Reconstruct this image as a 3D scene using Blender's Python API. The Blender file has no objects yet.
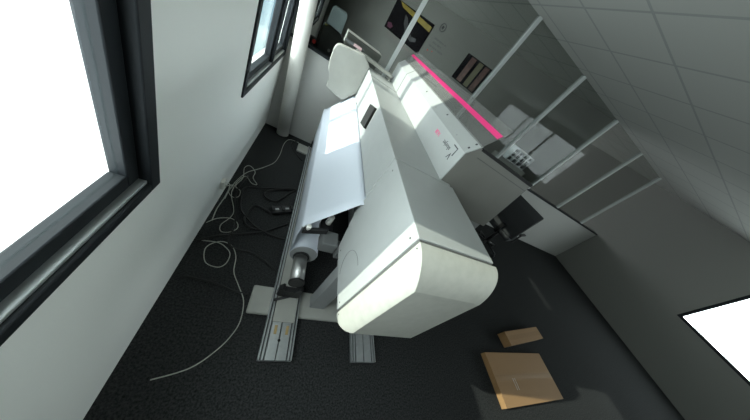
import bpy, bmesh, math, random
from mathutils import Vector, Matrix
random.seed(4)
sc = bpy.context.scene
COL = sc.collection
PI = math.pi

# ---------------------------------------------------------------- materials
def mat(name, color, rough=0.5, metal=0.0, bump=None, noise=None, spec=0.5):
    m = bpy.data.materials.new(name); m.use_nodes = True
    nt = m.node_tree; b = nt.nodes['Principled BSDF']
    b.inputs['Base Color'].default_value = (*color, 1)
    b.inputs['Roughness'].default_value = rough
    b.inputs['Metallic'].default_value = metal
    b.inputs['Specular IOR Level'].default_value = spec
    tc = nt.nodes.new('ShaderNodeTexCoord')
    if noise:
        sc_, amt = noise
        n = nt.nodes.new('ShaderNodeTexNoise'); n.inputs['Scale'].default_value = sc_
        n.inputs['Detail'].default_value = 5
        r = nt.nodes.new('ShaderNodeValToRGB')
        r.color_ramp.elements[0].position = .3; r.color_ramp.elements[1].position = .7
        r.color_ramp.elements[0].color = (*[c * (1 - amt) for c in color], 1)
        r.color_ramp.elements[1].color = (*[min(1, c * (1 + amt)) for c in color], 1)
        nt.links.new(tc.outputs['Object'], n.inputs['Vector'])
        nt.links.new(n.outputs['Fac'], r.inputs['Fac'])
        nt.links.new(r.outputs['Color'], b.inputs['Base Color'])
    if bump:
        sc_, st = bump
        n = nt.nodes.new('ShaderNodeTexNoise'); n.inputs['Scale'].default_value = sc_
        n.inputs['Detail'].default_value = 4
        bp = nt.nodes.new('ShaderNodeBump'); bp.inputs['Strength'].default_value = st
        bp.inputs['Distance'].default_value = .004
        nt.links.new(tc.outputs['Object'], n.inputs['Vector'])
        nt.links.new(n.outputs['Fac'], bp.inputs['Height'])
        nt.links.new(bp.outputs['Normal'], b.inputs['Normal'])
    return m

def glass(name, tint, refl=0.06, diffuse=None, grz=.6):
    m = bpy.data.materials.new(name); m.use_nodes = True
    nt = m.node_tree; nt.nodes.clear()
    out = nt.nodes.new('ShaderNodeOutputMaterial')
    tr = nt.nodes.new('ShaderNodeBsdfTransparent'); tr.inputs['Color'].default_value = (*tint, 1)
    gl = nt.nodes.new('ShaderNodeBsdfGlossy'); gl.inputs['Roughness'].default_value = .03
    lw = nt.nodes.new('ShaderNodeLayerWeight'); lw.inputs['Blend'].default_value = .5
    pw = nt.nodes.new('ShaderNodeMath'); pw.operation = 'POWER'; pw.inputs[1].default_value = 5
    ma = nt.nodes.new('ShaderNodeMath'); ma.operation = 'MULTIPLY_ADD'; ma.inputs[1].default_value = grz; ma.inputs[2].default_value = refl * .5
    nt.links.new(lw.outputs['Facing'], pw.inputs[0]); nt.links.new(pw.outputs[0], ma.inputs[0])
    mx = nt.nodes.new('ShaderNodeMixShader')
    nt.links.new(ma.outputs[0], mx.inputs['Fac'])
    nt.links.new(tr.outputs[0], mx.inputs[1]); nt.links.new(gl.outputs[0], mx.inputs[2])
    last = mx
    if diffuse:
        df = nt.nodes.new('ShaderNodeBsdfDiffuse'); df.inputs['Color'].default_value = (*diffuse[0], 1)
        m2 = nt.nodes.new('ShaderNodeMixShader'); m2.inputs['Fac'].default_value = diffuse[1]
        nt.links.new(mx.outputs[0], m2.inputs[1]); nt.links.new(df.outputs[0], m2.inputs[2]); last = m2
    nt.links.new(last.outputs[0], out.inputs['Surface'])
    return m

M = {}
M['wall'] = mat('wall_paint', (.92, .925, .89), .8, bump=(220, .12))
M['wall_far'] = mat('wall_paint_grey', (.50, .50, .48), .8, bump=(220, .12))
M['office'] = mat('office_paint', (.22, .22, .205), .8, bump=(150, .1))
M['white'] = mat('printer_plastic', (.40, .412, .402), .42, noise=(14, .02), bump=(500, .06))
M['cream'] = mat('printer_cap_plastic', (.43, .43, .388), .45, noise=(30, .05), bump=(400, .08))
M['panel'] = mat('side_panel_shaded', (.17, .168, .15), .5, noise=(6, .05))  # off-white hood plastic, its shade put into a darker base colour
M['paper'] = mat('paper', (.62, .66, .73), .55)
M['black'] = mat('black_plastic', (.014, .014, .015), .45)
M['rubber'] = mat('black_rubber', (.01, .01, .01), .8)
M['darkgrey'] = mat('dark_grey_metal', (.12, .125, .125), .45, .2)
M['boxgrey'] = mat('box_grey', (.12, .125, .125), .5)
M['midgrey'] = mat('grey_plastic', (.30, .31, .31), .5)
M['alu'] = mat('brushed_aluminium', (.55, .57, .58), .38, .75, noise=(40, .06))
M['alu_dark'] = mat('aluminium_groove', (.09, .09, .09), .5, .5)
M['chrome'] = mat('steel_tube', (.60, .60, .59), .38, .9)
M['stand'] = mat('stand_paint', (.26, .27, .27), .5, noise=(12, .04))
M['foot'] = mat('foot_plate_paint', (.36, .36, .33), .5, noise=(12, .05))
M['frame'] = mat('anthracite_frame', (.012, .015, .018), .6, spec=.25)
M['silver'] = mat('silver_sill', (.55, .58, .58), .35, .6)
M['pink'] = mat('pink_stripe', (.85, .04, .22), .4)
M['seam'] = mat('dark_seam', (.10, .10, .095), .6)
M['tan'] = mat('tan_sticker', (.42, .30, .13), .6)
M['mullion'] = mat('painted_mullion', (.50, .53, .52), .45)
M['pipe'] = mat('pipe_paint', (.62, .61, .57), .6, noise=(8, .04))
M['ink'] = mat('logo_ink', (.03, .03, .035), .5)
M['cable_w'] = mat('white_cable', (.42, .43, .38), .5)
M['cable_k'] = mat('black_cable', (.006, .006, .006), .6)
M['glass'] = glass('window_glass', (.90, .95, .94))
M['pglass'] = glass('partition_glass', (.80, .81, .80), refl=.03, grz=.08)
M['acrylic'] = glass('clear_acrylic', (.80, .80, .79), diffuse=((.6, .6, .58), .10))
M['tank'] = glass('clear_tank', (.75, .82, .84), diffuse=((.75, .88, .92), .75))
M['gold'] = mat('poster_gold', (.30, .22, .03), .5, noise=(6, .3))
M['pblack'] = mat('poster_black', (.010, .009, .011), .9, spec=.05)
M['pbrown'] = mat('poster_brown', (.10, .035, .025), .5, noise=(14, .4))
M['polive'] = mat('poster_olive', (.12, .11, .05), .5)
M['pgrey'] = mat('poster_grey', (.06, .06, .065), .5)
M['pmauve'] = mat('poster_mauve', (.10, .02, .05), .5)
M['red'] = mat('red_plastic', (.65, .03, .02), .4)
M['yellow'] = mat('yellow_sticker', (.6, .55, .12), .5)
M['chair'] = mat('chair_fabric', (.05, .052, .055), .9, bump=(300, .3))
M['desk'] = mat('desk_laminate', (.38, .38, .36), .5)
M['exterior'] = mat('exterior_render', (.15, .19, .19), .8, noise=(2, .05))
M['ext_glass'] = mat('exterior_window', (.05, .09, .11), .3)
M['plabel'] = mat('pink_white_label', (.72, .50, .50), .5)
M['tape'] = mat('packing_tape', (.30, .17, .07), .6, spec=.2)
M['sticker'] = mat('white_sticker', (.75, .74, .7), .5)

# carpet
def carpet():
    m = bpy.data.materials.new('charcoal_carpet'); m.use_nodes = True
    nt = m.node_tree; b = nt.nodes['Principled BSDF']; b.inputs['Roughness'].default_value = .95
    b.inputs['Specular IOR Level'].default_value = .04
    tc = nt.nodes.new('ShaderNodeTexCoord')
    n = nt.nodes.new('ShaderNodeTexNoise'); n.inputs['Scale'].default_value = 90; n.inputs['Detail'].default_value = 6
    n.inputs['Roughness'].default_value = .7
    r = nt.nodes.new('ShaderNodeValToRGB')
    r.color_ramp.elements[0].position = .35; r.color_ramp.elements[0].color = (.012, .0125, .013, 1)
    r.color_ramp.elements[1].position = .68; r.color_ramp.elements[1].color = (.060, .062, .062, 1)
    bp = nt.nodes.new('ShaderNodeBump'); bp.inputs['Strength'].default_value = .6; bp.inputs['Distance'].default_value = .006
    nt.links.new(tc.outputs['Object'], n.inputs['Vector']); nt.links.new(n.outputs['Fac'], r.inputs['Fac'])
    nt.links.new(r.outputs['Color'], b.inputs['Base Color'])
    nt.links.new(n.outputs['Fac'], bp.inputs['Height']); nt.links.new(bp.outputs['Normal'], b.inputs['Normal'])
    return m
M['carpet'] = carpet()
# cardboard with fine flutes
def cardboard():
    m = bpy.data.materials.new('cardboard'); m.use_nodes = True
    nt = m.node_tree; b = nt.nodes['Principled BSDF']; b.inputs['Roughness'].default_value = .8
    tc = nt.nodes.new('ShaderNodeTexCoord')
    w = nt.nodes.new('ShaderNodeTexWave'); w.inputs['Scale'].default_value = 45; w.inputs['Distortion'].default_value = 1.5
    r = nt.nodes.new('ShaderNodeValToRGB')
    r.color_ramp.elements[0].color = (.30, .17, .07, 1); r.color_ramp.elements[1].color = (.36, .20, .085, 1)
    nt.links.new(tc.outputs['Object'], w.inputs['Vector']); nt.links.new(w.outputs['Fac'], r.inputs['Fac'])
    nt.links.new(r.outputs['Color'], b.inputs['Base Color'])
    return m
M['card'] = cardboard()
# ceiling tiles
def tiles():
    m = bpy.data.materials.new('ceiling_tiles'); m.use_nodes = True
    nt = m.node_tree; b = nt.nodes['Principled BSDF']; b.inputs['Roughness'].default_value = .85
    tc = nt.nodes.new('ShaderNodeTexCoord')
    br = nt.nodes.new('ShaderNodeTexBrick'); br.offset = 0; br.inputs['Scale'].default_value = 1
    br.inputs['Brick Width'].default_value = .6; br.inputs['Row Height'].default_value = .6
    br.inputs['Mortar Size'].default_value = .012
    br.inputs['Color1'].default_value = (.50, .51, .48, 1); br.inputs['Color2'].default_value = (.48, .49, .46, 1)
    br.inputs['Mortar'].default_value = (.36, .37, .36, 1)
    nt.links.new(tc.outputs['Object'], br.inputs['Vector']); nt.links.new(br.outputs['Color'], b.inputs['Base Color'])
    return m
M['tiles'] = tiles()

# ---------------------------------------------------------------- mesh helpers
class MB:
    def __init__(s): s.bm = bmesh.new()
    def box(s, x0, x1, y0, y1, z0, z1, bev=0, mi=0):
        vs = [s.bm.verts.new(p) for p in [(x0,y0,z0),(x1,y0,z0),(x1,y1,z0),(x0,y1,z0),(x0,y0,z1),(x1,y0,z1),(x1,y1,z1),(x0,y1,z1)]]
        fs = [s.bm.faces.new([vs[i] for i in f]) for f in [(3,2,1,0),(4,5,6,7),(0,1,5,4),(1,2,6,5),(2,3,7,6),(3,0,4,7)]]
        for f in fs: f.material_index = mi
        if bev:
            es = list({e for f in fs for e in f.edges})
            bmesh.ops.bevel(s.bm, geom=es, offset=bev, segments=2, affect='EDGES', profile=.5)
        return s
    def prism(s, pts, y0, y1, bev=0, axis='y', mi=0):
        """polygon pts (u,v) extruded; axis y: (x,z) ; axis x: (y,z); axis z: (x,y)"""
        f = {'y': lambda u, v, w: (u, w, v), 'x': lambda u, v, w: (w, u, v), 'z': lambda u, v, w: (u, v, w)}[axis]
        a = [s.bm.verts.new(f(u, v, y0)) for u, v in pts]; b = [s.bm.verts.new(f(u, v, y1)) for u, v in pts]
        n = len(pts); fs = [s.bm.faces.new(a), s.bm.faces.new(b[::-1])]
        for i in range(n): fs.append(s.bm.faces.new([a[i], b[i], b[(i+1) % n], a[(i+1) % n]]))
        for q in fs: q.material_index = mi
        if bev:
            es = list({e for q in fs for e in q.edges})
            bmesh.ops.bevel(s.bm, geom=es, offset=bev, segments=2, affect='EDGES', profile=.5)
        return s
    def cyl(s, p0, p1, r, n=24, r2=None, mi=0):
        p0 = Vector(p0); p1 = Vector(p1); d = (p1 - p0); r2 = r if r2 is None else r2
        q = d.to_track_quat('Z', 'Y')
        A = []; B = []
        for i in range(n):
            a = 2 * PI * i / n; v = q @ Vector((math.cos(a), math.sin(a), 0))
            A.append(s.bm.verts.new(p0 + v * r)); B.append(s.bm.verts.new(p1 + v * r2))
        for f in [s.bm.faces.new(A[::-1]), s.bm.faces.new(B)]: f.material_index = mi
        for i in range(n):
            f = s.bm.faces.new([A[i], A[(i+1) % n], B[(i+1) % n], B[i]]); f.smooth = True; f.material_index = mi
        return s
    def build(s, name, m, parent=None, mats=None):
        bmesh.ops.recalc_face_normals(s.bm, faces=s.bm.faces)
        me = bpy.data.meshes.new(name); s.bm.to_mesh(me); s.bm.free()
        me.materials.append(m)
        for k in (mats or []): me.materials.append(k)
        o = bpy.data.objects.new(name, me); COL.objects.link(o)
        if parent: o.parent = parent; o.matrix_parent_inverse = Matrix.Translation(-world_loc(parent))
        return o

def world_loc(o):
    v = Vector((0, 0, 0))
    while o is not None:
        v += o.location + (o.matrix_parent_inverse.to_translation() if o.parent else Vector())
        o = o.parent
    return v

def empty(name, loc, label, cat, group=None):
    o = bpy.data.objects.new(name, None); COL.objects.link(o); o.location = loc; o.empty_display_size = .05
    return tag(o, label, cat, group)
def tag(o, label, cat, group=None):
    o['label'] = label; o['category'] = cat
    if group: o['group'] = group
    return o
def struct(o, label, cat='wall'):
    o['kind'] = 'structure'; o['label'] = label; o['category'] = cat; return o

def tube(name, pts, r, m, parent=None, n=8, smooth=6):
    """a cable: Catmull-Rom through the points, swept circle"""
    P = [Vector(p) for p in pts]; Q = []
    for i in range(len(P) - 1):
        a = P[max(i-1, 0)]; b = P[i]; c = P[i+1]; d = P[min(i+2, len(P)-1)]
        for k in range(smooth):
            t = k / smooth
            Q.append(.5 * ((2*b) + (c-a)*t + (2*a-5*b+4*c-d)*t*t + (3*b-a-3*c+d)*t**3))
    Q.append(P[-1])
    bm = bmesh.new(); rings = []
    for i, p in enumerate(Q):
        t = (Q[min(i+1, len(Q)-1)] - Q[max(i-1, 0)]).normalized()
        u = t.cross(Vector((0, 0, 1)));
        if u.length < .05: u = t.cross(Vector((1, 0, 0)))
        u.normalize(); v = u.cross(t)
        rings.append([bm.verts.new(p + r * (math.cos(2*PI*k/n) * u + math.sin(2*PI*k/n) * v)) for k in range(n)])
    for a, b in zip(rings, rings[1:]):
        for k in range(n):
            f = bm.faces.new([a[k], a[(k+1) % n], b[(k+1) % n], b[k]]); f.smooth = True
    bm.faces.new(rings[0][::-1]); bm.faces.new(rings[-1])
    me = bpy.data.meshes.new(name); bm.to_mesh(me); bm.free(); me.materials.append(m)
    o = bpy.data.objects.new(name, me); COL.objects.link(o)
    if parent: o.parent = parent; o.matrix_parent_inverse = Matrix.Translation(-world_loc(parent))
    return o

# ---------------------------------------------------------------- the room
XW = -.375       # inner face of the window wall
YF = 3.13        # glazed partition
ZC = 2.75
YE = 11.0
struct(MB().box(-.7, 8.0, -4.2, YE, -.1, 0).build('floor', M['carpet']), 'charcoal speckled carpet floor', 'floor')
struct(MB().box(-.7, 8.0, -4.2, YE, ZC, ZC + .1).build('ceiling', M['tiles']), 'pale tiled office ceiling', 'ceiling')

W1 = (1.64, 3.10, .93, 2.31)    # y0,y1,z0,z1 of window openings
W2 = (-1.0, .72, .93, 2.31)
TH = .16
W4 = (4.6, 7.4, .93, 2.31)  # opening added to bring more ambient light into the office beyond
mb = MB()
for (y0, y1, z0, z1) in [(-4.2, W2[0], 0, ZC), (W2[0], W2[1], 0, W2[2]), (W2[0], W2[1], W2[3], ZC), (W2[1], W1[0], 0, ZC),
                         (W1[0], W1[1], 0, W1[2]), (W1[0], W1[1], W1[3], ZC), (W1[1], W4[0], 0, ZC),
                         (W4[0], W4[1], 0, W4[2]), (W4[0], W4[1], W4[3], ZC), (W4[1], YE, 0, ZC)]:
    mb.box(XW - TH, XW, y0, y1, z0, z1)
struct(mb.build('wall_left', M['wall']), 'white painted window wall along the left of the printer')
struct(MB().box(XW, 8, -4.2, -4.1, 0, ZC).build('wall_back', M['office']), 'plain painted wall behind the viewer')
struct(MB().box(7.9, 8, -4.1, -3.5, 0, ZC).box(7.9, 8, -3.5, 1.05, 0, 1.1).box(7.9, 8, -3.5, 1.05, 2.5, ZC).box(7.9, 8, 1.05, YE, 0, ZC).build('wall_right', M['office']), 'plain painted wall on the far right of the room')
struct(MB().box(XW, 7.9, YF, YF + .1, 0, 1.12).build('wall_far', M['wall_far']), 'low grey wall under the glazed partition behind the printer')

def window(nm, W, ysplit, label):
    y0, y1, z0, z1 = W
    root = bpy.data.objects.new(nm, None); COL.objects.link(root); root.location = (XW, (y0+y1)/2, z0)
    struct(root, label, 'window')
    f = .05
    xo, xi = XW - .07, XW + .012
    m = MB()
    m.box(xo, xi, y0, y0 + f, z0, z1, .004); m.box(xo, xi, y1 - f, y1, z0, z1, .004)
    m.box(xo, xi, y0 + f, y1 - f, z0, z0 + f * .7, .004); m.box(xo, xi, y0 + f, y1 - f, z1 - f, z1, .004)
    m.box(xo - .004, xi - .006, ysplit - .02, ysplit + .02, z0 + f * .7, z1 - f, .004)
    m.build('window_frame', M['frame'], root)
    MB().box(xo + .03, xi - .012, y0 + f, y1 - f, z0 + f * .7, z0 + f * .7 + .012, .002).build('sill_strip', M['silver'], root)
    for (a, b) in ((y0 + f, ysplit - .02), (ysplit + .02, y1 - f)):
        s = .05; zz0 = z0 + f * .7 + .014; zz1 = z1 - f; X0, X1 = XW - .065, XW - .02
        q = MB()
        sa = s + .045 if a < ysplit - .1 and nm == 'window_1' else .03; sb = .03 if b < ysplit else s
        q.box(X0, X1, a, a + sa, zz0, zz1, .004); q.box(X0, X1, b - sb, b, zz0, zz1, .004)
        q.box(X0, X1, a + sa, b - sb, zz0, zz0 + s, .004); q.box(X0, X1, a + sa, b - sb, zz1 - s, zz1, .004)
        sash = q.build('sash', M['frame'], root)
        MB().box(XW - .046, XW - .040, a + sa, b - sb, zz0 + s, zz1 - s).build('pane', M['glass'], sash)
window('window_1', W1, 2.47, 'dark framed window in the left wall beside the corner pipe')
window('window_2', W2, -.2, 'dark framed window in the left wall nearest the viewer')
window('fill_window_office', W4, 6.0, 'dark framed window added in the left wall to light the office beyond the glass')

w5 = bpy.data.objects.new('fill_window_right', None); COL.objects.link(w5); w5.location = (7.95, -1.2, 1.1)  # added window, lets in sky light to brighten the left wall
struct(w5, 'wide dark framed window added in the far right wall to brighten the left wall', 'window')
q = MB()
for yy in (-3.5, -2.0, -.5, 1.0): q.box(7.91, 7.97, yy, yy + .05, 1.1, 2.5, .003)
q.box(7.91, 7.97, -3.45, 1.0, 1.1, 1.15, .003); q.box(7.91, 7.97, -3.45, 1.0, 2.45, 2.5, .003)
q.build('window_frame', M['frame'], w5)
for yy in (-3.45, -1.95, -.45): MB().box(7.935, 7.941, yy, yy + 1.45, 1.15, 2.45).build('pane', M['glass'], w5)

# glazed partition on the low wall
gp = bpy.data.objects.new('window_3', None); COL.objects.link(gp); gp.location = (3, YF + .05, 1.12)
struct(gp, 'glazed office partition with pale uprights above the low wall', 'window')
ups = [-.355, .75, 2.01, 3.2, 4.45, 5.7, 6.95]
for x in ups:
    MB().box(x - .022, x + .022, YF + .02, YF + .08, 1.15, ZC, .003).build('mullion', M['mullion'], gp)
MB().box(XW, 7.9, YF - .01, YF + .11, 1.12, 1.15, .003).build('sill_rail', M['frame'], gp)
for a, b in zip(ups, ups[1:]):
    MB().box(a + .022, b - .022, YF + .046, YF + .054, 1.15, ZC).build('pane', M['pglass'], gp)

# far office wall, running obliquely
ph = math.radians(35)
WD = Vector((math.sin(ph), -math.cos(ph), 0)); WN = Vector((-math.cos(ph), -math.sin(ph), 0))   # along (to the near right), facing the room
WP = Vector((1.95, 6.9, 0))
def on_wall(s, z, off=0): return WP + WD * s + Vector((0, 0, z)) + WN * off
def wall_poly(mb_, s0, s1, z0, z1, o0, o1):
    ps = [on_wall(s, z, o) for o in (o0, o1) for (s, z) in ((s0, z0), (s1, z0), (s1, z1), (s0, z1))]
    v = [mb_.bm.verts.new(p) for p in ps]
    for f in [(0,1,2,3),(7,6,5,4),(0,4,5,1),(1,5,6,2),(2,6,7,3),(3,7,4,0)]: mb_.bm.faces.new([v[i] for i in f])
    return mb_
struct(wall_poly(MB(), -5.0, 4.45, 0, ZC, 0, -.1).build('wall_beyond', M['office']), 'grey office wall with posters seen through the glass partition')

# posters
def poster(nm, s0, s1, z0, z1, base, label):
    root = empty(nm, on_wall((s0+s1)/2, z0, .01), label, 'poster')
    wall_poly(MB(), s0, s1, z0, z1, .001, .016).build('poster_sheet', base, root)
    return root
p1 = poster('poster', -1.26, .22, 1.70, 2.37, M['pblack'], 'black poster with gold band and grey swirl on the office wall behind the glass')
def blob(pts, off=.02):
    b = MB(); vs = [b.bm.verts.new(on_wall(s, z, off)) for s, z in pts]; ws = [b.bm.verts.new(on_wall(s, z, off - .003)) for s, z in pts]
    b.bm.faces.new(vs); b.bm.faces.new(ws[::-1]); n = len(pts)
    for i in range(n): b.bm.faces.new([vs[i], ws[i], ws[(i+1) % n], vs[(i+1) % n]])
    return b
blob([(-1.1, 2.36), (-.5, 2.34), (.20, 2.30), (.20, 2.19), (-.5, 2.24), (-.95, 2.28)]).build('gold_band', M['gold'], p1)
blob([(-.75, 2.2), (-.62, 2.16), (-.45, 2.0), (-.22, 1.9), (-.05, 1.93), (-.02, 1.86), (-.2, 1.80), (-.45, 1.87), (-.66, 2.02)]).build('grey_swirl', M['pgrey'], p1)
blob([(-1.2, 1.84), (-1.08, 1.87), (-.96, 1.82), (-1.02, 1.75), (-1.16, 1.75)]).build('mauve_mark', M['pmauve'], p1)
p2 = poster('poster', 1.44, 2.15, 1.79, 2.33, M['pblack'], 'small dark poster with brown and olive bands, right of the round wall emblem')
blob([(1.58, 2.31), (1.72, 2.31), (1.72, 1.81), (1.58, 1.81)]).build('brown_band', M['pbrown'], p2)
blob([(1.80, 2.31), (1.93, 2.31), (1.93, 1.81), (1.80, 1.81)]).build('olive_band', M['polive'], p2)
blob([(1.98, 2.31), (2.10, 2.31), (2.10, 1.81), (1.98, 1.81)]).build('brown_band', M['pbrown'], p2)
# round emblem
em = empty('wall_emblem', on_wall(.47, 2.42, .01), 'small round dark emblem on the office wall right of the black poster', 'emblem')
b = MB(); N_ = 32
o_ = []; i_ = []
for k in range(N_):
    a = 2*PI*k/N_
    o_.append(b.bm.verts.new(on_wall(.47 + .085*math.cos(a), 2.42 + .085*math.sin(a), .012)))
    i_.append(b.bm.verts.new(on_wall(.47 + .072*math.cos(a), 2.42 + .072*math.sin(a), .012)))
for k in range(N_): b.bm.faces.new([o_[k], o_[(k+1) % N_], i_[(k+1) % N_], i_[k]])
ring_f = list(b.bm.faces); r_ = bmesh.ops.extrude_face_region(b.bm, geom=ring_f)
bmesh.ops.translate(b.bm, vec=-WN*.011, verts=[v for v in r_['geom'] if isinstance(v, bmesh.types.BMVert)])
b.build('ring', M['pgrey'], em)
blob([(.47 + .042*math.cos(2*PI*k/9)*(1.0 if k % 2 else .7), 2.42 + .042*math.sin(2*PI*k/9)*(1.0 if k % 2 else .7)) for k in range(9)], .012).build('centre_mark', M['ink'], em)
lt = empty('wall_lettering', on_wall(.55, 1.95, .005), 'faint grey lettering with two red dots on the wall below the round emblem', 'lettering')
zz = 2.16
for k, (a, c) in enumerate([(.42, .80), (.44, .72), (.40, .85)]):
    z = zz - k * .085; s = a
    while s < c:
        w = random.uniform(.012, .03)
        blob([(s, z), (s + w, z), (s + w, z + .035), (s, z + .028)], .006).build('letter', M['boxgrey'], lt); s += w + random.uniform(.012, .05)
blob([(.43 + .02*math.cos(k), 1.90 + .02*math.sin(k)) for k in range(6)], .008).build('red_dot', M['red'], lt)
blob([(.57 + .016*math.cos(k), 1.93 + .016*math.sin(k)) for k in range(6)], .008).build('red_dot', M['red'], lt)

# thick tube leaning in the corner
pipe = empty('storage_tube', (-.130, 3.02, 0), 'thick pale round tube leaning in the corner beside the window', 'tube')
_a = Vector((-.128, 3.02, .022)); _b = Vector((-.292, 3.01, 1.60)); _d = (_b - _a).normalized(); _e = _a + _d * 1.72
MB().cyl(_a, _e, .078, 40).build('tube_shell', M['pipe'], pipe)
MB().cyl(_e, _e + _d * .02, .080, 40).build('end_plug', M['foot'], pipe)

# pale building across the street
ext = empty('facade', (-6, 16, -4), 'pale building across the street seen through the left window', 'building')
MB().box(-14, -1.2, 16, 22, -6, 13).build('wall_block', M['exterior'], ext)
for k in range(4):
    for j in range(4):
        x0 = -12.6 + k * 2.7
        fr_ = MB().box(x0, x0 + 1.6, 15.94, 16.02, -1.8 + j * 2.7, -.2 + j * 2.7).build('facade_window', M['ext_glass'], ext)

# ---------------------------------------------------------------- the printer
pr = empty('wide_format_printer', (.72, 1.7, 0), 'large off-white wide format printer with its front cover raised, standing on the carpet', 'printer')
XB, XR, ZT, YS = .486, .914, 1.34, .435
WH = M['white']
# central body
body = MB().prism([(XB, 1.035), (XB, ZT), (.90, ZT), (.90, .74), (.60, .74), (.60, .98), (.52, 1.02)], .972, 2.56, .004).build('body', WH, pr)
MB().box(XB + .02, XB + .05, .99, 2.54, .985, 1.0).build('media_slot', M['black'], body)
# near cabinet, polygon in the y-z plane, extruded along x
near = MB().prism([(.449, .662), (.449, ZT), (.966, ZT), (.966, .90), (.852, .662)], XB, XR, .004, axis='x').build('end_cabinet', WH, pr)
MB().box(XB + .008, XR - .008, YS - .006, .452, .67, ZT - .008).build('groove', M['seam'], near)
for (y, z) in ((.905, 1.30), (.475, .70), (.475, 1.30), (.80, .70)):
    MB().cyl((XB - .0012, y, z), (XB + .004, y, z), .005, 12).build('screw', M['seam'], near)
# hairline circle mark on the cabinet side
tube('arc_mark', [(XB - .0008, .60 + .12*math.cos(a), .80 + .11*math.sin(a)) for a in [k*.25 for k in range(-5, 8)]], .0009, M['seam'], near, n=5, smooth=3)
# flared end cap
def cap(parent, ys, dirn, dy=.115):
    L, T, B, Rr = .046, .125, .088, .03; rings = []; bm = bmesh.new()
    x0, x1, z0, z1 = XB, XR, .662, ZT
    for k in range(11):
        th = math.radians(66) * k / 10
        y = ys + dirn * dy * math.sin(th) / math.sin(math.radians(66)); q = (1 - math.cos(th)) / (1 - math.cos(math.radians(66)))
        a, b_, c, d = x0 + L*q, x1 - Rr*q, z0 + B*q, z1 - T*q
        rings.append([bm.verts.new(p) for p in ((a, y, c), (b_, y, c), (b_, y, d), (a, y, d))])
    for r0, r1 in zip(rings, rings[1:]):
        for k in range(4):
            f = bm.faces.new([r0[k], r0[(k+1) % 4], r1[(k+1) % 4], r1[k]]); f.smooth = True
    bm.faces.new(rings[0][::-1]); bm.faces.new(rings[-1])
    for r0, r1 in zip(rings, rings[1:]):
        for k in range(4):
            e = bm.edges.get((r0[k], r1[k]))
            if e: e.smooth = False
    for k in range(4):
        for r in (rings[0], rings[-1]):
            e = bm.edges.get((r[k], r[(k+1) % 4])); e.smooth = False
    m = MB(); m.bm.free(); m.bm = bm
    return m.build('end_cap', M['cream'], parent)
cp = cap(pr, YS - .004, -1)
for (y, z) in ((.418, 1.318), (.418, .69)):
    MB().cyl((XB - .001, y, z), (XB + .004, y, z), .004, 12).build('screw', M['seam'], cp)
# far cabinet
far = MB().prism([(2.566, .90), (2.566, ZT), (2.93, ZT), (2.93, .662), (2.66, .662)], XB, XR, .004, axis='x').build('end_cabinet', WH, pr)
cap(pr, 2.936, 1)
# rounded deflector sticking out of the far cabinet
d_ = [(.150, .945), (.146, 1.05), (.128, 1.10), (.100, 1.115), (.082, 1.19), (.078, 1.31), (.086, 1.345), (.103, 1.368), (.128, 1.380), (.385, 1.425), (.486, 1.36), (.486, 1.06), (.472, 1.04), (.37, .90), (.24, .915)]
MB().prism(d_, 2.80, 2.90, .008).build('side_cover', M['foot'], pr)
tr_ = MB().prism([(.30, 1.385), (.30, 1.42), (.80, 1.405), (.80, 1.37)], 2.945, 3.03, .006).build('ink_tray', M['cream'], pr)
MB().box(.15, .38, 2.965, 2.995, 1.41, 1.44, .004).build('cartridge', M['darkgrey'], tr_)
MB().box(.255, .35, 2.96, 2.998, 1.42, 1.445).build('cartridge_label', M['plabel'], tr_)
# back handle
h_ = MB(); h_.prism([(1.72, 1.305), (1.70, 1.13), (1.88, 1.09), (1.90, 1.265)], XB - .022, XB + .002, .004, axis='x')
h_.build('back_handle', M['rubber'], pr)
# raised front cover: logo panel and top strip, sheet bent along its ridge
cov = MB()
cov.prism([(.820, 1.340), (.813, 1.537), (.873, 1.612), (.878, 1.608), (.819, 1.536), (.826, 1.340)], .989, 3.10, .0)
cover = cov.build('front_cover', WH, pr)
MB().prism([(.8185, 1.342), (.8115, 1.5375), (.8725, 1.6135), (.874, 1.612), (.813, 1.537), (.820, 1.342)], 2.575, 2.583).build('cover_seam', M['seam'], cover)
MB().box(.486 + .002, .82, 2.558, 2.568, ZT - .01, ZT + .001).build('top_seam', M['seam'], pr)
for (y, t) in ((1.02, .35), (1.025, .8), (1.45, .6), (1.95, .5)):
    px = .813 + .06*t; pz = 1.537 + .075*t; n = Vector((-.075, 0, .06)).normalized()
    c0 = Vector((px, y, pz)); MB().cyl(c0 - n*.002, c0 + n*.0025, .0065, 14).build('screw', M['ink'], cover)
for (y, t) in ((1.18, .25), (1.62, .3)):
    px = .813 + .06*t; pz = 1.537 + .075*t; n = Vector((-.075, 0, .06)).normalized()
    c0 = Vector((px, y, pz)); MB().cyl(c0 - n*.002, c0 + n*.002, .005, 14).build('screw', M['midgrey'], cover)
# clear acrylic window of the cover
u = Vector((.084, 0, .136)).normalized(); nn = Vector((-u.z, 0, u.x))
def ac(t0, t1, y0, y1, off, th, name, m, parent):
    b = MB(); s = Vector((.868, 0, 1.604))
    pts = [s + u*t0 + nn*off, s + u*t1 + nn*off, s + u*t1 + nn*(off+th), s + u*t0 + nn*(off+th)]
    b.prism([(p.x, p.z) for p in pts], y0, y1); return b.build(name, m, parent)
aw = ac(0, .165, .989, 3.11, .001, .004, 'cover_window', M['acrylic'], pr)
ac(.082, .112, .992, 3.105, .0055, .001, 'pink_stripe', M['pink'], aw)
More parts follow.
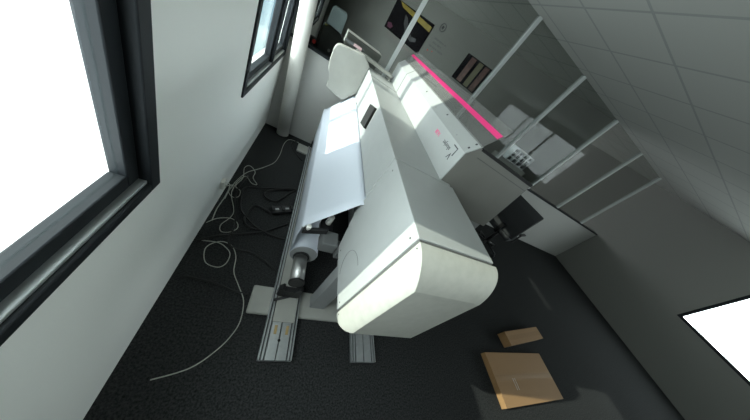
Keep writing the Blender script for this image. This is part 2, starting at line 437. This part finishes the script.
# the open hood under the cover: side panels and front table
for (ya, yb) in ((.990, 1.012), (3.06, 3.085)):
    hp = MB().prism([(.828, 1.17), (.826, 1.535), (.876, 1.600), (1.395, 1.588), (1.44, 1.172)], ya, yb, .002).build('hood_side', M['panel'], pr)
    MB().prism([(.885, 1.590), (.885, 1.604), (1.400, 1.592), (1.402, 1.575)], ya - .002, yb + .004).build('rubber_edge', M['rubber'], hp)
    MB().prism([(.90, 1.548), (.90, 1.552), (1.395, 1.540), (1.396, 1.536)], ya - .0015, yb).build('trim_line', M['seam'], hp)
MB().prism([(.902, .98), (.902, 1.165), (1.44, 1.165), (1.46, .98)], 1.02, 2.91, .004).build('front_table', M['midgrey'], pr)
# logo lettering on the upright panel, upside down from the back of the machine
def text(body_, size, y, z, m, parent, x=.8185, ext_=.0006):
    c = bpy.data.curves.new('txt', 'FONT'); c.body = body_; c.size = size; c.extrude = ext_; c.align_x = 'LEFT'
    o = bpy.data.objects.new('txt', c); COL.objects.link(o)
    dg = bpy.context.evaluated_depsgraph_get(); me = bpy.data.meshes.new_from_object(o.evaluated_get(dg))
    bpy.data.objects.remove(o)
    Mx = Matrix(((0, 0, -1, x), (1, 0, 0, y), (0, -1, 0, z), (0, 0, 0, 1)))
    me.transform(Mx); me.materials.clear(); me.materials.append(m)
    t = bpy.data.objects.new('lettering', me); COL.objects.link(t)
    t.parent = parent; t.matrix_parent_inverse = Matrix.Translation(-world_loc(parent)); return t
text('V', .056, 1.064, 1.475, M['ink'], cover, x=.8145)
text('alueJet', .040, 1.118, 1.490, M['ink'], cover, x=.8145)
text('1638', .040, 1.30, 1.490, M['pink'], cover, x=.8145)
lm = MB(); lm.prism([(1.055, 1.470), (1.062, 1.470), (1.062, 1.515), (1.112, 1.515), (1.112, 1.522), (1.055, 1.522)], .8135, .8155, axis='x')
lm.build('logo_mark', M['ink'], cover)
# stand
def stand(y0, y1):
    MB().box(.11, 1.32, y0 - .08, y1 + .03, .002, .032, .012).build('foot_plate', M['foot'], pr)
    for (a, b_) in ((.535, .655), (.80, .90)):
        MB().box(a, b_, y0, y1, .032, .74, .006).build('leg', M['stand'], pr)
stand(.70, .79); stand(2.84, 2.93)
MB().box(.70, .78, .79, 2.84, .50, .60, .006).build('cross_beam', M['darkgrey'], pr)
# two floor rails
def rail(x0, x1, cover_plate):
    z0, z1 = .036, .068
    m = MB()
    w = x1 - x0
    m.box(x0, x1, .345, 2.93, z0, z0 + .012, .001)
    for a, b_ in ((0, .035), (.09, .14), (.19, .48), (.52, .81), (.86, .91), (.965, 1.0)):
        m.box(x0 + w*a, x0 + w*b_, .345, 2.93, z0 + .012, z1, .001)
    r = m.build('floor_rail', M['alu'], pr)
    m = MB()
    m.box(x0 + .001, x1 - .001, .346, 2.929, z0 + .012, z0 + .014)
    m.build('groove_floor', M['alu_dark'], r)
    if cover_plate:
        MB().box(x0 + w*.17, x1 - w*.12, .565, 2.90, z1, z1 + .006, .001).build('cover_plate', M['foot'], r)
        for fx in (.33, .70): MB().box(x0 + w*fx - .009, x0 + w*fx + .009, .49, .545, z1, z1 + .001).build('tan_sticker', M['tan'], r)
        MB().cyl((x0 + w*.5, .455, z1 - .004), (x0 + w*.5, .455, z1 + .001), .009, 16).build('bolt_hole', M['rubber'], r)
rail(.248, .452, True); rail(.884, 1.090, False)
# guide arm, motor box and lever at the near end of the roll
arm = MB().prism([(.242, .635), (.242, .675), (.385, .730), (.388, .690)], .90, .925, .004).build('guide_arm', M['black'], pr)
MB().cyl((.268, .915, .675), (.268, .915, .710), .015, 16).build('arm_knob', M['sticker'], arm)
gb = MB().cyl((.245, .925, .665), (.245, 2.90, .665), .012, 16).build('guide_bar', M['alu'], pr)
mo = MB().box(.365, .475, .83, .94, .60, .69, .008).build('motor_box', M['boxgrey'], pr)
MB().box(.475, .60, .80, .90, .60, .67, .006).build('bracket', M['darkgrey'], mo)
MB().box(.55, .60, .72, .86, .50, .62, .006).build('bracket', M['boxgrey'], mo)
MB().cyl((.40, 1.02, .67), (.40, 1.02, .74), .02, 16).build('white_knob', M['sticker'], mo)
MB().box(.35, .44, .97, 1.03, .63, .665, .004).build('knob_base', M['black'], mo)
# cradle for the core
cr = MB()
cr.prism([(.262, .10), (.262, .17), (.285, .215), (.30, .20), (.30, .165), (.38, .165), (.40, .22), (.425, .205), (.432, .10), (.41, .08), (.285, .08)], .735, .775, .004)
cr.box(.30, .42, .74, .77, .074, .11, .003)
crd = cr.build('roll_cradle', M['black'], pr)
MB().cyl((.405, .752, .105), (.255, .70, .088), .009, 12).build('lever', M['black'], crd)
crf = MB().prism([(.262, .074), (.262, .17), (.30, .16), (.40, .16), (.432, .17), (.432, .074)], 2.90, 2.94, .004).build('roll_cradle', M['black'], pr)

# ---------------------------------------------------------------- paper roll and web
RX, RZ, RR = .362, .295, .105
roll = empty('paper_roll', (RX, 1.9, .19), 'white paper roll on a steel core, its sheet feeding up into the printer', 'paper roll')
MB().cyl((RX, .985, RZ), (RX, 2.86, RZ), RR, 48).build('wound_paper', M['paper'], roll)
MB().cyl((RX - .012, .765, RZ - .02), (RX - .012, .985, RZ - .02), .050, 40).build('core_tube', M['chrome'], roll)
MB().cyl((RX - .012, .752, RZ - .02), (RX - .012, .768, RZ - .02), .055, 32).build('end_ring', M['black'], roll)
fl = MB().cyl((RX, .976, RZ), (RX, .986, RZ), .100, 48).build('flange', M['midgrey'], roll)
MB().cyl((RX - .010, .962, RZ - .018), (RX - .010, .977, RZ - .018), .060, 40).build('flange_ring', M['black'], fl)
MB().cyl((RX, 2.86, RZ), (RX, 2.93, RZ), .044, 32).build('core_tube', M['chrome'], roll)
# the web: thin sheet around the guide bar
path = [(RX - RR - .001, RZ), (.255, .40), (.245, .52), (.236, .63), (.2325, .655), (.2325, .672), (.238, .684), (.262, .716), (.32, .800), (.40, .912), (.465, 1.000), (.492, 1.012), (.515, 1.006)]
bm = bmesh.new()
ny = 24; grid = []
for j in range(ny + 1):
    y = .925 + (2.84 - .925) * j / ny; row = []
    for i, (x, z) in enumerate(path):
        sag = 0
        if 7 <= i <= 10: sag = -.006 * math.sin((i - 6) / 5 * PI)
        yy = y + (0.055 if i < 3 and j == 0 else 0) + (.012*i*0 if j else 0)
        row.append(bm.verts.new((x - sag*.3, yy, z + sag)))
    grid.append(row)
for r0, r1 in zip(grid, grid[1:]):
    for i in range(len(path) - 1):
        f = bm.faces.new([r0[i], r0[i+1], r1[i+1], r1[i]]); f.smooth = True
web_mb = MB(); web_mb.bm.free(); web_mb.bm = bm
web = web_mb.build('paper_sheet', M['paper'], roll)
sm = web.modifiers.new('thickness', 'SOLIDIFY'); sm.thickness = .0012; sm.offset = 1

# ---------------------------------------------------------------- things on the floor
Z = .006
def cable(pts, r, m, label, group=None, name='cable'):
    o = tube(name, [(x, y, r + .001 + .012*(.5 + .5*math.sin(i*2.1))*lift(i, pts)) for i, (x, y) in enumerate(pts)], r, m)
    return tag(o, label, 'cable', group)
def lift(i, pts): return 1.0 if 0 < i < len(pts) - 1 else 0
cable([(.112, 3.00), (-.012, 2.96), (-.06, 2.82), (-.058, 2.542), (-.08, 2.329), (-.157, 2.188), (-.22, 2.086), (-.279, 1.991), (-.319, 1.869), (-.336, 1.726), (-.332, 1.643), (-.286, 1.609), (-.246, 1.635), (-.256, 1.705), (-.311, 1.761), (-.288, 1.898), (-.32, 2.043), (-.287, 2.121), (-.217, 2.05), (-.207, 1.939), (-.151, 1.876), (-.2, 1.862), (-.272, 1.926), (-.314, 1.833), (-.316, 1.693), (-.298, 1.607), (-.231, 1.464), (-.228, 1.373), (-.264, 1.273), (-.245, 1.219), (-.192, 1.222), (-.146, 1.275), (-.167, 1.342), (-.225, 1.363), (-.309, 1.324), (-.362, 1.266)],
      .003, M['cable_w'], 'long thin white cable tangled on the carpet along the window wall')
cable([(-.338, 1.099), (-.23, 1.105), (-.166, 1.086), (-.118, 1.032), (-.118, .946), (-.161, .913), (-.242, .935), (-.279, 1.044), (-.217, 1.124), (-.134, 1.108), (-.075, 1.02), (-.049, .902), (.012, .802), (.075, .699), (.095, .579), (.075, .491), (.023, .403), (-.072, .316), (-.217, .266)],
      .0032, M['cable_w'], 'white cable looping past the left of the printer foot plate toward the viewer')
cable([(.242, 2.009), (.069, 1.924), (-.088, 1.844), (-.213, 1.781), (-.237, 1.692), (-.191, 1.507), (-.122, 1.417), (-.004, 1.327), (.148, 1.291), (.24, 1.288)], .0085, M['cable_k'], 'black cable making the widest arc on the carpet left of the rail')
cable([(.24, 1.986), (.054, 1.898), (-.056, 1.791), (-.021, 1.721), (.073, 1.716), (.159, 1.874), (.232, 1.997)], .0085, M['cable_k'], 'small closed loop of black cable just above the power strip')
cable([(.06, 1.545), (.018, 1.562), (-.09, 1.581), (-.121, 1.464), (-.12, 1.365), (-.059, 1.319), (.039, 1.319)], .0085, M['cable_k'], 'black cable running out of the left end of the power strip')
cable([(-.355, 1.082), (-.25, 1.159), (-.073, 1.249), (.061, 1.317), (.234, 1.473)], .0085, M['cable_k'], 'black cable crossing straight from the wall to the printer rail below the power strip')
cable([(-.258, 1.952), (-.278, 1.775), (-.265, 1.598), (-.173, 1.31), (-.172, 1.152), (-.108, 1.088), (.04, 1.075), (.193, .994), (.237, .959)], .007, M['cable_k'], 'black cable running from the white tangle down toward the roll end')
cable([(-.33, .80), (-.277, .805), (-.117, .792), (-.002, .757), (.095, .75)], .007, M['cable_k'], 'short black cable ending at the printer foot plate')
cable([(.10, 3.02), (.02, 2.9), (.10, 2.72), (.22, 2.6)], .005, M['cable_k'], 'black cable on the carpet at the far end of the rail')
# power strip
ps = empty('power_strip', (.15, 1.62, 0), 'black power strip with lit white sockets on the carpet beside the rail', 'power strip')
a_ = math.radians(27)
b = MB().box(-.105, .105, -.042, .042, .006, .040, .006)
bd = b.build('housing', M['black'], ps); bd.matrix_parent_inverse = Matrix(); bd.location = (0, 0, 0)
M['sock'] = mat('socket_face', (.35, .36, .36), .5)
for k, xx in enumerate((-.055, .045)):
    s = MB().box(xx - .018, xx + .018, -.011, .011, .040, .044, .003).build('socket', M['sock'], ps); s.matrix_parent_inverse = Matrix()
for xx in (-.092, 0, .09):
    s = MB().box(xx - .013, xx + .013, -.03, .03, .040, .058, .004).build('plug', M['black'], ps); s.matrix_parent_inverse = Matrix()
ps.rotation_euler.z = a_
# wall socket
ws = empty('wall_socket', (XW, 1.53, .17), 'white socket block with short white leads low on the window wall', 'socket')
MB().box(XW + .001, XW + .03, 1.50, 1.56, .17, .25, .005).build('socket_box', M['sticker'], ws)
tube('lead', [(XW + .03, 1.53, .23), (XW + .07, 1.50, .25), (XW + .06, 1.47, .14), (XW + .03, 1.42, .02), (XW + .04, 1.30, .008)], .004, M['cable_w'], ws)
tube('lead', [(XW + .03, 1.53, .19), (XW + .08, 1.56, .20), (XW + .05, 1.60, .08), (XW + .04, 1.56, .008)], .004, M['cable_w'], ws)

# ---------------------------------------------------------------- cartons
def carton(nm, org, ang, L, W, H, label, tape=True):
    root = empty(nm, (org[0], org[1], 0), label, 'cardboard box')
    root.rotation_euler.z = ang
    def part(name, m, *bx):
        b = MB()
        for q in bx: b.box(*q)
        o = b.build(name, m, root); o.matrix_parent_inverse = Matrix(); return o
    t = .006
    part('box_wall', M['card'], (0, L, 0, t, .002, H), (0, L, W - t, W, .002, H), (0, t, t, W - t, .002, H), (L - t, L, t, W - t, .002, H), (0, L, 0, W, .001, .006))
    part('flap', M['card'], (0, L, 0, W/2 - .0015, H, H + .005))
    part('flap', M['card'], (0, L, W/2 + .0015, W, H, H + .005))
    if tape:
        part('tape_strip', M['tape'], (.0, L, W/2 - .025, W/2 + .025, H + .005, H + .0056))
    return root
c1 = carton('cardboard_box', (2.52, .0), math.radians(1), 1.15, .455, .055, 'flattened brown cardboard box lying right of the printer, its near edge in sunlight')
for xx in (.30, .335):
    o = MB().box(xx, xx + .004, .12, .22, .061, .0615).build('printed_mark', M['sticker'], c1); o.matrix_parent_inverse = Matrix()
carton('cardboard_box', (3.02, .53), math.radians(8), .9, .15, .10, 'narrow brown cardboard box lying behind the larger flattened one on the carpet')

# office chair to the right of the printer
ch = empty('office_chair', (3.85, 2.36, 0), 'dark grey swivel office chair standing behind the printer hood', 'chair')
def cp_(mb_, name, m):
    o = mb_.build(name, m, ch); o.matrix_parent_inverse = Matrix(); return o
cp_(MB().box(-.25, .25, -.25, .25, .44, .53, .035), 'seat', M['chair'])
bk = MB(); bk.prism([(-.05, .56), (.0, .54), (.05, .75), (.07, 1.02), (.04, 1.14), (-.02, 1.12), (-.02, .8)], -.27, .27, .014)
o = cp_(bk, 'backrest', M['chair']); o.location = (.24, 0, 0)
cp_(MB().prism([(.1, .42), (.26, .42), (.33, .65), (.29, .66), (.22, .46), (.1, .46)], -.03, .03, .004), 'back_support', M['black'])
cp_(MB().cyl((0, 0, .10), (0, 0, .44), .03, 20), 'gas_column', M['black'])
for k in range(5):
    a = 2*PI*k/5 + .3
    cp_(MB().cyl((0, 0, .11), (.30*math.cos(a), .30*math.sin(a), .075), .022, 12, r2=.014), 'base_spoke', M['black'])
    cp_(MB().cyl((.30*math.cos(a) - .02*math.sin(a), .30*math.sin(a) + .02*math.cos(a), .028), (.30*math.cos(a) + .02*math.sin(a), .30*math.sin(a) - .02*math.cos(a), .028), .027, 16), 'castor', M['black'])
for s in (-1, 1):
    cp_(MB().box(-.12, .14, s*.27 - .025, s*.27 + .025, .66, .69, .008), 'armrest', M['black'])
    cp_(MB().box(0, .03, s*.27 - .012, s*.27 + .012, .46, .665, .003), 'armrest_post', M['black'])
ch.rotation_euler.z = math.radians(200)
# wire rack behind glass
ds = empty('cabinet', (3.87, 3.5, 0), 'grey low cabinet behind the glass at the right', 'cabinet')
MB().box(3.45, 4.28, 3.36, 3.60, 0, 1.32, .004).build('carcass', M['desk'], ds)
wr = empty('letter_rack', (3.9, 3.5, 1.32), 'dark wire letter rack standing on the cabinet behind the glass', 'rack')
m = MB()
for k in range(5): m.box(3.62 + k*.14, 3.632 + k*.14, 3.40, 3.56, 1.322, 1.60)
for k in range(4): m.box(3.62, 4.19, 3.40, 3.412, 1.33 + k*.085, 1.342 + k*.085)
m.build('wire_grid', M['alu'], wr)
MB().box(3.63, 4.18, 3.45, 3.55, 1.322, 1.56).build('papers', M['pgrey'], wr)
MB().box(3.74, 3.86, 3.385, 3.43, 1.585, 1.61, .004).build('label_tab', M['sticker'], wr)

# counter with coffee machine behind the glass, left
ct = empty('counter', (.2, 3.6, 0), 'low grey counter behind the glass next to the corner pipe', 'counter')
MB().box(-.36, .62, 3.3, 3.85, 0, .98, .004).build('carcass', M['darkgrey'], ct)
MB().box(-.37, .63, 3.28, 3.86, .98, 1.01, .003).build('worktop', M['midgrey'], ct)
cm = empty('drinks_machine', (.04, 3.5, 1.01), 'black drinks machine with a clear tank on top, behind the glass by the pipe', 'machine')
MB().prism([(-.09, 1.01), (-.11, 1.36), (-.04, 1.40), (.10, 1.39), (.20, 1.30), (.19, 1.01)], 3.45, 3.75, .01).build('housing', M['black'], cm)
MB().prism([(-.085, 1.395), (-.075, 1.56), (-.05, 1.585), (.085, 1.595), (.11, 1.57), (.115, 1.38)], 3.46, 3.66, .01).build('water_tank', M['tank'], cm)
MB().box(-.09, .02, 3.452, 3.462, 1.37, 1.385).build('yellow_rim', M['yellow'], cm)
MB().cyl((.05, 3.44, 1.16), (.05, 3.47, 1.16), .018, 16).build('dial', M['midgrey'], cm)
rb = empty('red_topped_canister', (-.15, 3.45, 1.01), 'small dark canister with red front next to the drinks machine', 'canister')
MB().cyl((-.16, 3.46, 1.01), (-.16, 3.46, 1.19), .05, 24).build('canister_body', M['black'], rb)
MB().cyl((-.14, 3.40, 1.16), (-.14, 3.415, 1.16), .022, 20).build('red_button', M['red'], rb)
# pale cupboard beyond
cb = empty('cupboard', (1.0, 5.0, 0), 'pale cupboard standing in the office beyond the glass', 'cupboard')
MB().box(.25, .95, 4.9, 5.3, 0, 1.34, .004).build('carcass', M['desk'], cb)
MB().box(.27, .59, 4.885, 4.9, .04, 1.31, .003).build('door', M['desk'], cb)
MB().box(.61, .93, 4.885, 4.9, .04, 1.31, .003).build('door', M['desk'], cb)

# ---------------------------------------------------------------- light
sd = bpy.data.lights.new('sun', 'SUN'); sd.energy = 3.5; sd.angle = math.radians(.6); sd.color = (1, .965, .86)
so = bpy.data.objects.new('sun', sd); COL.objects.link(so)
dirv = Vector((1, -.105, -.395))
so.rotation_euler = dirv.to_track_quat('-Z', 'Y').to_euler(); so.location = (-6, 2, 5)
w = bpy.data.worlds.new('world'); sc.world = w; w.use_nodes = True
bg = w.node_tree.nodes['Background']; bg.inputs['Color'].default_value = (.94, .97, 1, 1); bg.inputs['Strength'].default_value = 4.4
for W in (W1, W2, W4):
    ld = bpy.data.lights.new('window_portal', 'AREA'); ld.shape = 'RECTANGLE'; ld.size = W[1]-W[0]; ld.size_y = W[3]-W[2]
    ld.cycles.is_portal = True
    lo = bpy.data.objects.new('window_portal', ld); COL.objects.link(lo)
    lo.location = (XW - .10, (W[0]+W[1])/2, (W[2]+W[3])/2)
    lo.rotation_euler = (PI/2, 0, -PI/2)   # facing +x

ld = bpy.data.lights.new('window_portal', 'AREA'); ld.shape = 'RECTANGLE'; ld.size = 4.5; ld.size_y = 1.4
ld.cycles.is_portal = True
lo = bpy.data.objects.new('window_portal', ld); COL.objects.link(lo)
lo.location = (7.99, -1.22, 1.8); lo.rotation_euler = (PI/2, 0, PI/2)

# ---------------------------------------------------------------- camera
F = 217.
RM = ((0.847, 0.316, 0.428), (-0.092, -0.706, 0.702), (0.524, -0.634, -0.568))
def nrm(v): return Vector(v).normalized()
cx, cy = 374.5, 210.
yv = nrm((346 - cx, -8 - cy, F)); dn = Vector((174 - cx, 453 - cy, F)).normalized()
dn = (dn - yv * dn.dot(yv)).normalized(); zv = -dn; xv = yv.cross(zv)
# rows: world axes in (right, down, forward)
right = Vector((xv[0], yv[0], zv[0])); down = Vector((xv[1], yv[1], zv[1])); fwd = Vector((xv[2], yv[2], zv[2]))
cd = bpy.data.cameras.new('camera'); co = bpy.data.objects.new('camera', cd); COL.objects.link(co)
R3 = Matrix((right, -down, -fwd)).transposed()
co.matrix_world = Matrix.Translation((0, 0, 1.75)) @ R3.to_4x4()
cd.sensor_width = 36; cd.lens = 36 * F / 750; cd.clip_start = .02; cd.shift_x = .5/750
sc.camera = co
vs = sc.view_settings
vs.view_transform = 'Standard'; vs.look = 'None'; vs.exposure = .85; vs.gamma = 1; vs.use_curve_mapping = False
